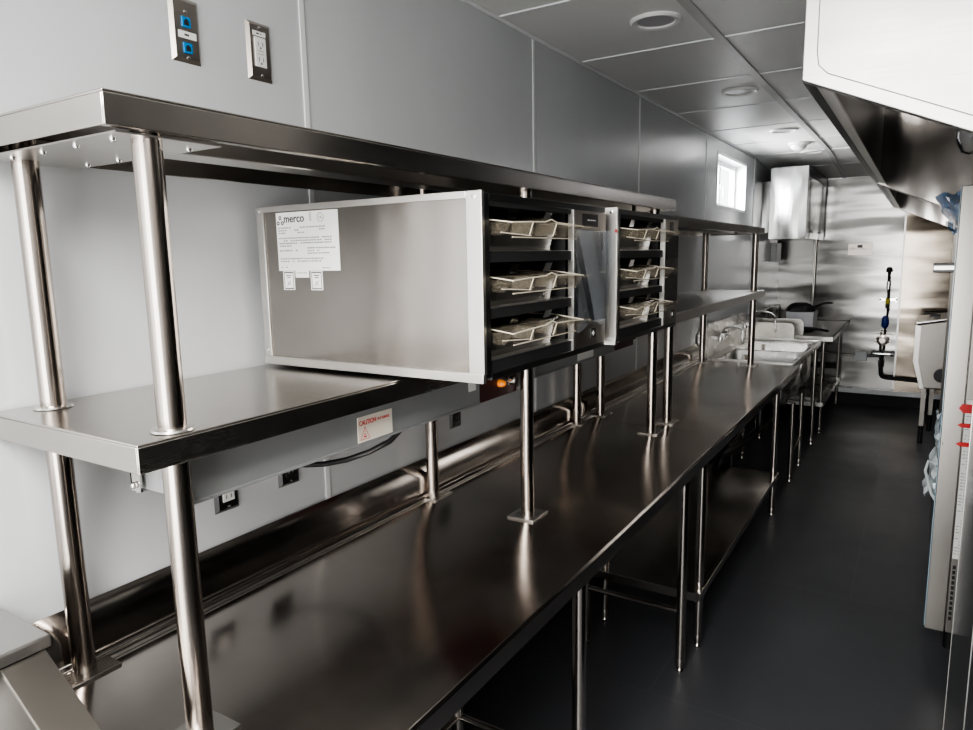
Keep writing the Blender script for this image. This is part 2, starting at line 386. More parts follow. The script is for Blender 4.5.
# ------------------------------------------------------------------ overshelves
def tray(parent, name, y0, y1, z, d, x1=.464, x0=.005, mat='shelf'):
    b = MB(); b.box(x0, x1, y0, y1, z-.004, z)
    b.box(x1-.004, x1, y0, y1, z-d, z-.004).box(x0, x1-.004, y0, y0+.004, z-d, z-.004).box(x0, x1-.004, y1-.004, y1, z-d, z-.004).box(x0, x0+.004, y0+.004, y1-.004, z-d, z-.004)
    b.box(x1-.02, x1-.004, y0+.004, y1-.004, z-d, z-d+.003)
    return b.build(name, mat, parent, bevel=.0022)
def pole(parent, x, y, z1, r, zmid=None, zlow=CT+.007):
    o = MB().cyl((x, y, zlow), (x, y, z1), r, 32).build('pole', 'tube', parent)
    MB().box(x-.045, x+.045, y-.05, y+.05, CT, CT+.007).build('foot_plate', 'rim', o, bevel=.0015)
    if zmid:
        MB().lathe((x, y, zmid), [(r, .001), (r+.012, .001), (r+.010, .004), (r, .006)], seg=28).build('collar', 'rim', o)
    MB().lathe((x, y, z1-.008), [(r, 0), (r+.003, 0), (r+.003, .005), (r, .005)], seg=28).build('top_collar', 'rim', o)
    return o
u1 = thing('double_overshelf', 'near two-tier stainless overshelf on round posts', 'shelf', (.235, 1.85, CT))
tray(u1, 'top_shelf', .553, 3.128, 1.946, .047)
tray(u1, 'middle_shelf', .553, 3.128, 1.4495, .045)
for y in (.637, 1.80, 2.96):
    for x in (.06, .424): pole(u1, x, y, 1.9405, .0215 if y < 1 else .0205, 1.4495)
g = MB().box(.02, .45, .575, .75, 1.893, 1.8955).build('mounting_plate', 'frame', u1)
for k in range(4):
    MB().ball((.10+.10*k, .60, 1.892), .0055).build('bolt', 'chrome', g); MB().ball((.10+.10*k, .725, 1.892), .0055).build('bolt', 'chrome', g)
MB().box(.19, .27, .76, 3.1, 1.905, 1.941).build('hat_channel', 'frame', u1, bevel=.003)
u2 = thing('double_overshelf', 'far two-tier stainless overshelf standing in front of the sink', 'shelf', (.235, 4.2, CT))
tray(u2, 'top_shelf', 3.135, 5.215, 1.878, .047)
tray(u2, 'middle_shelf', 3.14, 5.30, 1.437, .047, mat='frame')  # paler steel here stands in for the bright reflection on this shelf
for y in (3.18, 5.09):
    for x in (.088, .428): pole(u2, x, y, 1.873, .0215, 1.437)
MB().box(.19, .27, 3.2, 5.15, 1.84, 1.873).build('hat_channel', 'dark_steel', u2, bevel=.003)

# ------------------------------------------------------------------ heat strips under the mid shelf
def heat_strip(label, y0, y1, ybox, z0, lens):
    t = thing('heat_lamp_strip', label, 'food warmer', (.32, y0, z0), 'overhead heat strips under the middle shelf')
    b = MB(); zt = 1.403
    b.box(.396, .40, y0, y1, z0, zt).box(.25, .254, y0, y1, z0, zt).box(.254, .396, y0, y1, zt-.012, zt).box(.254, .396, y0, y0+.003, z0+.012, zt-.012)
    b.box(.386, .403, y0, y1, z0, z0+.006).box(.25, .262, y0, y1, z0, z0+.005)
    b.build('housing', 'strip', t, bevel=.001)
    MB().cyl((.325, y0+.05, z0+.03), (.325, y1-.05, z0+.03), .006, 12).build('heating_element', 'white', t)
    for y in (y0-.012,):
        h = MB().box(.262, .266, y, y+.06, z0+.02, zt+.008).box(.262, .29, y, y+.004, z0+.01, zt-.005).build('hanger_bracket', 'rim', t)
        MB().ball((.276, y-.003, z0+.022), .006).build('screw', 'chrome', h)
    MB().box(.25, .40, y1+.001, ybox, z0+.002, zt).build('control_box', 'maroon', t, bevel=.001)
    s = MB().lathe((.40, ybox-.055, z0+.045), [(.016, 0), (.016, .006), (.013, .008), (.013, .022), (.011, .03), (.0005, .031)], 'x', 20).build('switch', 'chrome', t)
    MB().lathe((.40, ybox-.10, z0+.042), [(.011, 0), (.011, .008), (.008, .018), (.0005, .024)], 'x', 16).build('indicator_lamp', lens, t)
    MB().box(.30, .40, ybox+.02, ybox+.026, z0+.005, zt).box(.39, .40, ybox+.026, ybox+.05, z0+.02, zt).build('end_bracket', 'frame', t)
    return t
s1 = heat_strip('grey heat strip under the near shelf bearing the red hot surface caution sticker', .665, 1.575, 1.78, 1.308, 'orange')
st = MB().box(.400, .4012, 1.083, 1.198, 1.315, 1.372).build('caution_sticker', 'cream', s1)
text_mesh('lettering', 'CAUTION', .0150, 'red', st, (.4016, 1.087, 1.353), ROT_X, .00012, sx=.82)
text_mesh('lettering', 'HOT SURFACE', .0085, 'red', st, (.4016, 1.1475, 1.3545), ROT_X, 0, sx=.72)
tr = MB()
A, B_, C_ = (1.105, 1.348), (1.090, 1.321), (1.120, 1.321)
for a, b in ((A, B_), (B_, C_), (C_, A)): tr.cyl((.4014, *a), (.4014, *b), .0006, 6)
tr.box(.4013, .4017, 1.1, 1.11, 1.325, 1.328).box(.4013, .4017, 1.102, 1.108, 1.331, 1.333).box(.4013, .4017, 1.104, 1.106, 1.336, 1.338)
tr.build('warning_triangle', 'red', st)
MB().box(.4002, .4008, 1.52, 1.555, 1.352, 1.39).build('rating_label', 'label', s1)
s2 = heat_strip('grey heat strip hanging under the far holding cabinet', 1.90, 2.57, 2.78, 1.330, 'redlens')
MB().box(.4002, .4008, 2.22, 2.36, 1.340, 1.392).build('rating_label', 'label', s2)
tag(MB().tube([(.02, 1.235, 1.172), (.04, 1.26, 1.166), (.07, 1.30, 1.162), (.11, 1.345, 1.168), (.16, 1.385, 1.188), (.22, 1.40, 1.222), (.27, 1.385, 1.262), (.29, 1.36, 1.305), (.3, 1.35, 1.33)], .0075, 10)
    .build('power_cord', 'black'), 'thick black power cord looping from the heat strip to the wall outlet', 'cord')

# ------------------------------------------------------------------ holding cabinets
def holding_cabinet(y0, y1, fx, label, first):
    H0, H1 = 1.462, 1.836
    t = thing('holding_cabinet', label, 'holding cabinet', (.36, (y0+y1)/2, H0), 'stainless holding cabinets on the overshelf')
    X0 = .04
    yd = y0+.42; ye = y1                     # divider, right edge
    MB().box(X0, fx-.012, y0, y0+.004, H0+.012, H1).build('side_panel', 'oven', t, bevel=.001)
    b = MB(); b.box(X0, fx-.012, ye-.004, ye, H0, H1).box(X0, fx-.012, y0+.004, ye-.004, H1-.004, H1).box(X0, X0+.004, y0+.004, ye-.004, H0, H1-.004).box(X0, fx-.012, y0+.004, ye-.004, H0, H0+.006)
    b.build('casing', 'oven', t, bevel=.001)
    tr = MB(); tr.box(X0-.006, X0+.018, y0-.004, y0, H0+.012, H1+.003).box(X0-.006, fx+.002, y0-.008, y0+.004, H0-.004, H0+.016)
    tr.box(fx-.034, fx+.003, y0-.005, y0+.006, H0+.014, H1+.004).box(X0-.006, fx-.034, y0-.005, y0+.01, H1-.010, H1+.004)
    e = tr.build('edge_trim', 'frame', t, bevel=.0012)
    for p in ((X0+.006, H1-.006), (fx-.014, H1-.008), (X0+.006, H0+.03)):
        MB().lathe((p[0], y0-.005, p[1]), [(.0045, .0), (.0045, -.002), (.0005, -.003)], 'y', 14).build('screw', 'chrome', e)
    # black interior with three slots
    i0, i1 = y0+.028, yd-.004
    slots = [(1.722, 1.812), (1.607, 1.700), (1.500, 1.586)]
    b = MB(); b.box(.12, .125, i0-.01, i1+.01, H0+.01, H1-.01).box(.12, fx-.004, i0-.012, i0, H0+.01, H1-.01).box(.12, fx-.02, i1, i1+.006, H0+.01, H1-.01)
    for a, c in ((1.812, 1.830), (1.700, 1.722), (1.586, 1.607), (1.470, 1.500)): b.box(.125, fx-.002, i0, i1, a, c)
    b.build('interior', 'matt', t)
    fr = MB(); fr.box(fx-.012, fx, y0+.007, i0, H0+.004, H1).box(fx-.012, fx, i0, ye, 1.822, H1).box(fx-.012, fx, i0, ye, H0-.002, 1.474)
    fr.build('face_frame', 'dark_steel', t, bevel=.001)
    for a in (1.7222, 1.6072, 1.5002): MB().box(fx-.06, fx-.001, i0, i1, a, a+.0018).build('slot_sill', 'frame', t)
    MB().box(fx-.012, fx+.004, yd-.006, yd+.004, 1.474, 1.822).build('divider_post', 'frame', t, bevel=.001)
    c0, c1 = yd+.006, ye
    MB().box(fx-.012, fx+.001, c0, c1, 1.474, 1.535).build('lower_panel', 'plate', t, bevel=.001)
    up = MB().box(fx-.012, fx+.001, c0, c1, 1.775, 1.822).build('upper_panel', 'plate', t, bevel=.001)
    MB().box(fx+.001, fx+.0022, c0+.045, c1-.055, 1.783, 1.815).build('badge', 'black', up, bevel=.0005)
    dashes(c0+.075, c1-.07, 1.798, .003, 5, x=fx+.0024).build('print', 'label', up)
    MB().box(fx-.012, fx+.003, c0, c1, 1.537, 1.773).build('touch_screen', 'glass_black', t, bevel=.001)
    ym = (c0+c1)/2+.01
    sw = MB().box(fx+.001, fx+.006, ym-.016, ym+.016, 1.494, 1.520).build('rocker_switch', 'black', t, bevel=.001)
    MB().box(fx+.006, fx+.0075, ym-.01, ym+.004, 1.505, 1.509).box(fx+.006, fx+.0075, ym-.004, ym-.002, 1.501, 1.513).build('switch_mark', 'label', sw)
    MB().box(.35, .46, ye-.1, ye-.06, 1.4505, H0).box(.35, .46, y0+.06, y0+.1, 1.4505, H0).box(.08, .15, ye-.1, ye-.06, 1.4505, H0).box(.08, .15, y0+.06, y0+.1, 1.4505, H0).build('foot', 'black', t)
    if first:
        f = MB()
        def fn(u, v): return (fx+.006+.004*math.sin(9*u+5*v)+.012*max(0, u-.75)*4*v, c0+.004+u*(c1-c0+.035*v), 1.54+.235*v-.05*abs(u-.5)*(1-v))
        f.grid(fn, 14, 16).build('protective_film', 'film', t)
        # rating label on the near side
        rl = MB().box(.100, .300, y0-.0008, y0, 1.687, 1.823).build('rating_label', 'label', t)
        rl2 = text_mesh('brand_lettering', 'merco', .026, 'ink', rl, (.126, y0-.0012, 1.800), ROT_Y, .0004)
        lg = MB()
        for dx, dz in ((0, .012), (-.007, 0), (.007, 0)): lg.ring((.114+dx, y0-.0008, 1.799+dz), .0022, .0048, .0004, 14)
        lg.build('logo_mark', 'ink', rl)
        ms = MB()
        for a, b_ in ((1.817, .0035), (1.8105, .003), (1.804, .0035)): ms.ring((.214, y0-.0008, a), b_*.6, b_, .0004, 14)
        ms.ring((.246, y0-.0008, 1.808), .0092, .0105, .0004, 24)
        ms.build('certification_mark', 'grey_ink', rl)
        text_mesh('certification_mark', 'UL', .0095, 'grey_ink', rl, (.2405, y0-.0012, 1.8045), ROT_Y, 0)
        pr = MB()
        rows = [(.106, .16, 1.786, 6), (.178, .26, 1.786, 8), (.106, .135, 1.780, 4), (.16, .175, 1.780, 2), (.24, .26, 1.780, 3), (.106, .13, 1.774, 3), (.17, .195, 1.774, 3)]
        rows += [(.107, .28, z, 22) for z in (1.762, 1.756, 1.750)] + [(.107, .15, 1.744, 5), (.107, .17, 1.733, 7), (.20, .29, 1.738, 10), (.20, .24, 1.732, 5), (.20, .27, 1.726, 8), (.108, .25, 1.714, 18), (.108, .245, 1.708, 17), (.110, .14, 1.694, 4), (.245, .27, 1.692, 4)]
        for a, b_, z, n in rows:
            L = (b_-a)/n
            for i in range(n):
                if random.random() < .1: continue
                pr.box(a+i*L, a+i*L+L*random.uniform(.6, .85), y0-.0012, y0-.0008, z, z+.0028)
        pr.build('print', 'grey_ink', rl)
        for xa in (.113, .205):
            sl = MB().box(xa, xa+.038, y0-.0008, y0, 1.642, 1.686).build('warning_label', 'label', t)
            q = MB(); q.box(xa+.003, xa+.035, y0-.0012, y0-.0008, 1.6815, 1.684).box(xa+.003, xa+.035, y0-.0012, y0-.0008, 1.644, 1.6465)
            q.box(xa+.003, xa+.0045, y0-.0012, y0-.0008, 1.6465, 1.6815).box(xa+.0335, xa+.035, y0-.0012, y0-.0008, 1.6465, 1.6815)
            q.box(xa+.010, xa+.028, y0-.0012, y0-.0008, 1.675, 1.677).box(xa+.013, xa+.025, y0-.0012, y0-.0008, 1.670, 1.672)
            q.cyl((xa+.012, y0-.001, 1.651), (xa+.025, y0-.001, 1.663), .0006, 6).cyl((xa+.014, y0-.001, 1.661), (xa+.024, y0-.001, 1.653), .0006, 6)
            q.build('print', 'ink', sl)
        m_ = MB().box(.155, .200, y0-.0008, y0, 1.671, 1.687).build('small_label', 'label', t)
        dashes(.16, .195, 1.681, .002, 5, yy=y0-.0008).build('print', 'grey_ink', m_)
    else:
        MB().lathe((fx+.0, y0-.01, 1.775), [(.005, 0), (.005, .004), (.0005, .005)], 'x', 12).build('red_dot', 'red_tape', t)
    return slots, i0, i1, fx

def rounded(y0, y1, x0, x1, r, n=5):
    pts = []
    for cx, cy, a0 in ((x1-r, y1-r, 0), (x0+r, y1-r, 90), (x0+r, y0+r, 180), (x1-r, y0+r, 270)):
        for k in range(n+1):
            a = R(a0+90*k/n); pts.append((cx+r*math.cos(a), cy+r*math.sin(a)))
    return pts
def loft(b, rings, cap0=False, cap1=False):
    vr = [[b.bm.verts.new((p[0], p[1], z)) for p in pts] for pts, z in rings]
    for a, c in zip(vr, vr[1:]):
        n = len(a)
        for k in range(n): b.bm.faces.new([a[k], a[(k+1) % n], c[(k+1) % n], c[k]])
    if cap0: b.bm.faces.new(vr[0][::-1])
    if cap1: b.bm.faces.new(vr[-1])
    return b
def food_pan(x1, y0, y1, z, label):
    t = thing('food_pan', label, 'food pan', (.45, (y0+y1)/2, z), 'lidded food pans in the holding cabinets')
    h = .062; x0 = x1-.42
    b = MB()
    loft(b, [(rounded(y0+.012, y1-.012, x0+.012, x1-.012, .03), z), (rounded(y0+.002, y1-.002, x0+.002, x1-.002, .035), z+h-.003), (rounded(y0-.006, y1+.006, x0-.006, x1+.006, .04), z+h),
             (rounded(y0-.006, y1+.006, x0-.006, x1+.006, .04), z+h-.004)], cap0=True)
    b.build('pan', 'pan', t, solid=.0012)
    b = MB(); zl = z+h+.004
    a0, a1 = y0-.002, y1+.006
    # clear lid : top with low ridges, front skirt and sloping handle lip
    def top(u, v):
        y = a0+(a1-a0)*u; x = x0+(x1+.058-x0)*v
        return (x, y, zl + .006*math.exp(-((u-.5)/.04)**2) + .005*math.sin(math.pi*u) - .012*max(0, v-.82)/.18)
    b.grid(top, 16, 14)
    def skirt(u, v): return (x1+.058-.02*v, a0+.035*v*(1-u)+(a1-a0)*u, zl-.012-.028*v+.005*math.sin(math.pi*u)*(1-v) + .006*math.exp(-((u-.5)/.04)**2)*(1-v))
    b.grid(skirt, 16, 4)
    for yy, s in ((a0, 0), (a1, 0)):
        b.quadverts([(x0, yy, zl), (x1+.058, yy, zl-.012), (x1+.038, yy, zl-.036), (x0, yy, zl-.02)], [(0, 1, 2, 3)])
    for yy in (a0+.10, a0+.21): b.box(x1-.03, x1+.05, yy, yy+.004, zl-.034, zl-.006)
    b.box(x1+.03, x1+.075, a1-.09, a1+.012, zl-.016, zl-.010)
    ld = b.build('lid', 'lid', t, solid=.0016)
    e = MB(); fr = [top(u/12, 1) for u in range(13)]; e.tube(fr, .0016, 6)
    e.tube([skirt(u/12, 1) for u in range(13)], .0014, 6)
    e.tube([top(0, v/6) for v in range(7)], .0012, 6); e.tube([top(1, v/6) for v in range(7)], .0014, 6)
    for yy in (a0+.10, a0+.21): e.tube([(x1+.052, yy, zl-.008), (x1+.042, yy, zl-.036)], .0012, 6)
    e.tube([(x1+.02, a0+.02, zl-.03), (x1+.036, a0+.12, zl-.036)], .0012, 6)
    e.build('lid_edge', 'lid_edge', ld)
    for k, yy in enumerate((y0+.09, y0+.245)):
        cl = MB(); cl.prism([(yy-.022, zl+.001), (yy+.012, zl+.001), (yy+.030, zl+.020), (yy-.004, zl+.020)], 'x', x1+.004, x1+.008)
        cl.box(x1-.03, x1+.006, yy-.02, yy+.012, zl+.0005, zl+.003)
        cl.build('lid_clip', 'chrome', t)
    MB().box(x1-.16, x1-.156, y0+.02, y0+.055, zl, zl+.016).box(x1-.16, x1-.156, y0+.18, y0+.215, zl, zl+.016).build('rear_clip', 'frame', t)
where = ('top', 'middle', 'bottom')
for (y0, y1, fx, lab, first, nm) in ((1.16, 1.785, .680, 'near holding cabinet with white rating label on its side and film-covered screen', True, 'near'),
                                     (1.838, 2.405, .692, 'far holding cabinet beyond the labelled one', False, 'far')):
    slots, i0, i1, fx = holding_cabinet(y0, y1, fx, lab, first)
    for (a, c), wn in zip(slots, where):
        food_pan(fx-.015, i0+.018, i1-.035, a+.0022, f'steel pan with amber clear lid in the {wn} slot of the {nm} holding cabinet')

# ------------------------------------------------------------------ foreground appliance bottom left
t = thing('refrigerated_prep_unit', 'stainless unit with sloping hood corner at bottom left, before the counter', 'prep unit', (.3, .2, 0))
MB().box(.01, .216, -.6, .518, 1.078, 1.1).build('lid', 'hood_out', t, bevel=.004, seg=3)
MB().prism([(.012, .84), (.012, 1.077), (.205, 1.077), (.60, .84)], 'y', -.6, .505).build('sloping_hood', 'rim', t, bevel=.003)
MB().prism([(.212, 1.076), (.606, .84), (.603, .838), (.208, 1.073)], 'y', .44, .508).build('hood_edge', 'range_side', t, bevel=.001)
MB().box(.02, .72, -.6, .50, .12, .838).build('cabinet', 'shelf', t, bevel=.004)
for y in (-.5, .42):
    for x in (.08, .66): MB().cyl((x, y, 0), (x, y, .12), .02, 16).build('leg', 'leg', t)

# ------------------------------------------------------------------ sink
t = thing('compartment_sink', 'stainless compartment sink with backsplash at the end of the counters', 'sink', (.36, 6.0, 0))
sy0, sy1, sz = 5.25, 6.74, .905
b = MB(); b.box(.05, .70, sy0, 5.36, sz-.03, sz).box(.05, .70, 6.66, sy1, sz-.03, sz).box(.05, .12, 5.36, 6.66, sz-.03, sz).box(.64, .70, 5.36, 6.66, sz-.03, sz).box(.12, .64, 6.02, 6.10, sz-.035, sz-.01)
b.build('rim', 'rim', t, bevel=.004)
MB().tube([(.12, sy0+.01, sz+.008), (.68, sy0+.01, sz+.008), (.69, sy0+.02, sz+.008), (.69, sy1-.02, sz+.008), (.68, sy1-.01, sz+.008), (.12, sy1-.01, sz+.008)], .012, 10).build('rolled_edge', 'frame', t)
for a, c in ((5.36, 6.02), (6.10, 6.66)):
    bb = MB(); loft(bb, [(rounded(a+.02, c-.02, .14, .62, .06), .585), (rounded(a, c, .12, .64, .06), .62), (rounded(a, c, .12, .64, .06), sz-.012)], cap0=True)
    bb.build('basin', 'rim', t, solid=.002)
MB().prism([(sy0, .9), (sy1, .9), (sy1, 1.15), (5.40, 1.17), (sy0, 1.10)], 'x', .006, .05).build('backsplash', 'rim', t, bevel=.004)
MB().prism([(.05, .9), (.475, .9), (.475, 1.03), (.45, 1.062), (.05, 1.07)], 'y', 6.75, 6.765).build('side_splash', 'rim', t, bevel=.004)
for x in (.24, .675):
    for y in (5.42, 5.87, 6.60): leg(t, x, y, .60 if y < 6 and x > .5 else .88, .0165)
MB().cyl((.675, 5.42, .2), (.675, 5.87, .25), .01, 12).build('stretcher', 'leg', t)
MB().cyl((.24, 5.42, .2), (.24, 5.87, .25), .01, 12).build('stretcher', 'leg', t)
for y in (5.69, 6.38): MB().lathe((.40, y, .50), [(.02, 0), (.02, .05), (.032, .06), (.04, .086)], seg=18).build('drain_fitting', 'chrome', t)
tag(MB().tube([(.40, 5.69, .50), (.40, 5.69, .36), (.395, 5.66, .31), (.38, 5.58, .295), (.35, 4.75, .335), (.34, 4.68, .335), (.33, 4.62, .31), (.33, 4.58, .26), (.33, 4.56, .10), (.33, 4.56, .0)], .028, 14).build('drain_pipe', 'black'),
    'black plastic drain pipe running from the sink under the far counter', 'pipe')
tag(MB().tube([(.40, 6.38, .5), (.40, 6.38, .36), (.40, 6.33, .31), (.395, 5.9, .29), (.32, 5.3, .26), (.3, 5.2, .2), (.3, 5.18, 0)], .026, 14).build('drain_pipe', 'black'),
    'black plastic drain pipe beneath the far sink basin', 'pipe')
def faucet(y, z, label, x1, arc, yt):
    t = thing('wall_faucet', label, 'faucet', (.06, y, z))
    MB().cyl((.09, y-.1, z), (.09, y+.1, z), .016, 16).cyl((.05, y-.1, z), (.09, y-.1, z), .013, 14).cyl((.05, y+.1, z), (.09, y+.1, z), .013, 14).lathe((.09, y, z), [(.02, -.02), (.022, .02), (.014, .045)], seg=16).build('body', 'chrome', t)
    for s in (-1, 1):
        h = MB().lathe((.09, y+s*.1, z), [(.02, -.018), (.022, .016), (.013, .035), (.011, .045)], seg=16).build('valve', 'chrome', t)
        MB().tube([(.09, y+s*.1, z+.045), (.12, y+s*.11, z+.05), (.16, y+s*.12, z+.056)], .007, 8).build('handle', 'chrome', h)
    pts = [(.09, y, z+.04)]
    for k in range(9):
        a = math.pi*k/8; c = (x1-.09)/2
        pts.append((.09+c-c*math.cos(a), y+(yt-y)*k/8, z+.05+arc*math.sin(a)*.9+arc*.2))
    pts.append((x1, yt, z-.02))
    MB().tube(pts, .009, 10).lathe((x1, yt, z-.05), [(.010, 0), (.013, .004), (.013, .03), (.009, .034)], seg=14).build('spout', 'chrome', t)
faucet(5.72, 1.035, 'chrome wall faucet with twin lever valves over the near sink basin', .24, .03, 5.70)
faucet(6.62, 1.05, 'chrome gooseneck faucet arching over the far sink basin', .34, .075, 6.56)

# ------------------------------------------------------------------ dish table at the back
t = thing('dish_table', 'small stainless table with undershelf against the back wall', 'table', (.38, 7.8, 0))
ty0, ty1, tz = 6.98, 8.60, .93
MB().box(.04, .77, ty0, ty1, tz-.006, tz).box(.75, .77, ty0, ty1, tz-.045, tz).box(.04, .75, ty0, ty0+.02, tz-.045, tz-.006).build('tabletop', 'frame', t, bevel=.004)
MB().prism([(ty0, tz), (ty1, tz), (ty1, 1.10), (ty0+.1, 1.12), (ty0, 1.06)], 'x', .006, .04).build('backsplash', 'rim', t, bevel=.003)
MB().prism([(.05, tz), (.52, tz), (.52, 1.05), (.49, 1.085), (.05, 1.085)], 'y', ty0, ty0+.012).build('side_splash', 'rim', t, bevel=.003)
for x in (.12, .69):
    for y in (ty0+.06, ty1-.06): leg(t, x, y, tz-.008, .0175)
MB().prism([(.12, .30), (.12, .26), (.715, .26), (.715, .30)], 'y', ty0+.04, ty1-.04).build('undershelf', 'rim', t, bevel=.003)
MB().box(.15, .66, ty0+.2, ty1-.2, .302, .31).build('shelf_mat', 'rim', t)
MB().box(.1, .69, ty1-.05, ty1-.03, .40, .44).build('rear_rail', 'matt', t)
o = MB().box(.265, .515, 7.65, 8.0, tz, tz+.12).box(.26, .52, 7.645, 8.005, tz+.12, tz+.165).build('carton', 'cardboard', bevel=.003)
tag(o, 'white carton standing on the dish table under a black pan', 'box')
def pan(cx, cy, z, prof, path, label):
    t = thing('frying_pan', label, 'pan', (cx, cy, z))
    MB().lathe((cx, cy, z), prof, seg=36).build('bowl', 'matt', t)
    MB().tube(path, .012, 10).build('handle', 'black', t)
pz = tz+.166
pan(.375, 7.80, pz, [(.14, 0), (.142, .012), (.13, .035), (.105, .065), (.07, .085), (.001, .09)],
    [(.47, 7.76, pz+.035), (.53, 7.73, pz+.055), (.60, 7.70, pz+.09), (.68, 7.66, pz+.10)], 'black pan upturned on top of the white carton')
pan(.47, 7.36, tz, [(.08, 0), (.11, .015), (.125, .035), (.121, .035), (.105, .015), (.078, .005), (.001, .005)],
    [(.57, 7.30, tz+.03), (.63, 7.26, tz+.035), (.70, 7.2, tz+.03)], 'black frying pan lying on the dish table in front of the carton')

# ------------------------------------------------------------------ high wall cabinet and services at the back
t = thing('wall_cabinet', 'stainless steel cabinet hung high on the wall in the far left corner', 'cabinet', (.29, 7.95, 1.828))
MB().box(.005, .13, 7.55, 8.5, 1.9, 2.4).build('mounting_box', 'cab', t)
MB().box(.13, .462, 7.22, 8.60, 1.828, 2.50).build('body', 'cab', t, bevel=.003)
MB().box(.4625, .468, 7.24, 8.58, 2.405, 2.495).build('top_cap', 'dark_steel', t)
MB().box(.4625, .468, 7.26, 8.56, 1.85, 2.40).build('door', 'cab', t, bevel=.002)
for y in (7.42, 8.1): MB().box(.468, .474, y, y+.18, 1.885, 1.905).build('latch', 'black', t)
t = thing('electrical_box', 'small grey electrical box on the wall under the high cabinet', 'electrical box', (.03, 8.3, 1.60))
MB().box(.002, .06, 8.12, 8.42, 1.60, 1.80).build('box', 'strip', t, bevel=.003)
MB().box(.06, .064, 8.14, 8.40, 1.62, 1.78).build('cover', 'strip', t, bevel=.001)
tag(MB().tube([(.05, 8.3, 1.80), (.055, 8.3, 1.86), (.09, 8.33, 1.95), (.10, 8.35, 2.0)], .016, 12).build('conduit', 'black'), 'short black flexible conduit between electrical box and cabinet', 'conduit')
tag(MB().cyl((.39, 8.635, 1.16), (.39, 8.635, 1.83), .012, 12).cyl((.39, 8.635, 1.80), (.39, 8.635, 1.828), .02, 12).build('conduit', 'leg'), 'steel conduit dropping from the high cabinet to the dish table', 'conduit')
t = thing('switch_plate', 'rectangular steel control plate with a black switch on the back wall', 'switch', (.82, RY1, 1.66))
yb = RY1
MB().box(.71, .945, yb-.006, yb-.001, 1.655, 1.785).build('plate', 'plate', t, bevel=.002)
MB().box(.80, .85, yb-.016, yb-.006, 1.735, 1.765).build('switch', 'black', t, bevel=.002)
dashes(.74, .92, 1.718, .012, 6, yy=yb-.0065, gap=.6).build('print', 'label', t)
t = thing('outlet_box', 'grey surface outlet box with conduit low on the back wall', 'outlet', (.90, yb, .5))
MB().box(.845, .965, yb-.05, yb-.001, .495, .60).build('box', 'strip', t, bevel=.004)
MB().cyl((.965, yb-.03, .55), (1.10, yb-.03, .56), .012, 12).build('conduit', 'dark_steel', t)
MB().cyl((.45, yb-.03, .57), (.845, yb-.03, .55), .009, 12).build('conduit', 'leg', t)
t = thing('gas_valve_pipe', 'vertical pipe assembly with valve and blue and yellow fittings on the back wall', 'pipe', (1.13, yb-.07, .3))
px = 1.125; py = yb-.07
MB().cyl((px+.01, py, 1.05), (px-.003, py, 1.48), .014, 12).cyl((px-.015, py, .72), (px+.01, py, 1.05), .012, 12).build('pipe', 'matt', t)
MB().lathe((px-.003, py, 1.47), [(.03, 0), (.032, .03), (.02, .05), (.012, .055)], seg=14).build('cap', 'matt', t)
MB().cyl((px, py-.004, 1.29), (px, py-.004, 1.37), .019, 12).cyl((px+.002, py, 1.085), (px+.001, py, 1.13), .022, 8).build('coupling', 'chrome', t)
MB().cyl((px+.002, py, 1.13), (px+.002, py, 1.19), .022, 12).build('yellow_fitting', 'yellow', t)
MB().lathe((px-.008, py, .87), [(.018, 0), (.034, .02), (.034, .1), (.018, .13)], seg=14).build('blue_fitting', 'dblue', t)
MB().box(px-.075, px+.085, yb-.06, yb-.045, 1.165, 1.19).box(px-.075, px-.062, yb-.06, yb-.001, 1.15, 1.20).box(px+.072, px+.085, yb-.06, yb-.001, 1.15, 1.20).build('bracket', 'chrome', t)
MB().lathe((px-.02, py, .74), [(.03, -.06), (.035, -.04), (.06, -.036), (.065, .03), (.045, .045)], 'y', 10).box(px-.1, px+.07, py-.02, py+.02, .775, .80).box(px-.1, px+.06, py-.02, py+.02, .69, .71).cyl((px-.02, py, .63), (px-.02, py, .83), .03, 12).build('valve_body', 'leg', t)
MB().cyl((px-.09, py-.03, .59), (px+.07, py-.03, .59), .018, 10).ball((px-.1, py-.03, .59), .026).ball((px+.08, py-.03, .59), .026).build('valve_handle', 'chrome', t)
MB().tube([(px-.02, py, .63), (px-.02, py, .40), (px-.015, py, .36), (px, py, .335), (px+.04, py, .325), (px+.32, py, .315), (px+.60, py, .305)], .02, 12).build('lower_pipe', 'matt', t)
MB().cyl((px-.02, py, .44), (px-.02, py, .52), .028, 8).build('union', 'chrome', t)

# ------------------------------------------------------------------ cooking line on the right
t = thing('fryer', 'squat stainless appliance with rounded front on legs near the back wall', 'fryer', (1.8, 7.3, 0))
MB().prism([(1.41, 1.06), (1.41, .74), (1.47, .50), (2.2, .50), (2.2, 1.12), (1.62, 1.10)], 'y', 7.05, 7.70).build('body', 'range_side', t, bevel=.012, seg=3)
MB().prism([(1.405, 1.065), (1.62, 1.106), (2.2, 1.126), (2.2, 1.14), (1.62, 1.12), (1.405, 1.08)], 'y', 7.04, 7.71).build('top_lid', 'frame', t, bevel=.002)
MB().prism([(1.402, 1.06), (1.402, .74), (1.465, .50), (1.50, .50), (1.445, .74), (1.445, 1.05)], 'y', 7.038, 7.048).build('front_edge', 'frame', t, bevel=.002)
MB().box(1.50, 1.58, 7.1, 7.2, 1.12, 1.145).build('knob', 'black', t, bevel=.006)
MB().cyl((1.62, 7.04, .63), (1.62, 7.0, .63), .06, 20).build('drain_valve', 'black', t)
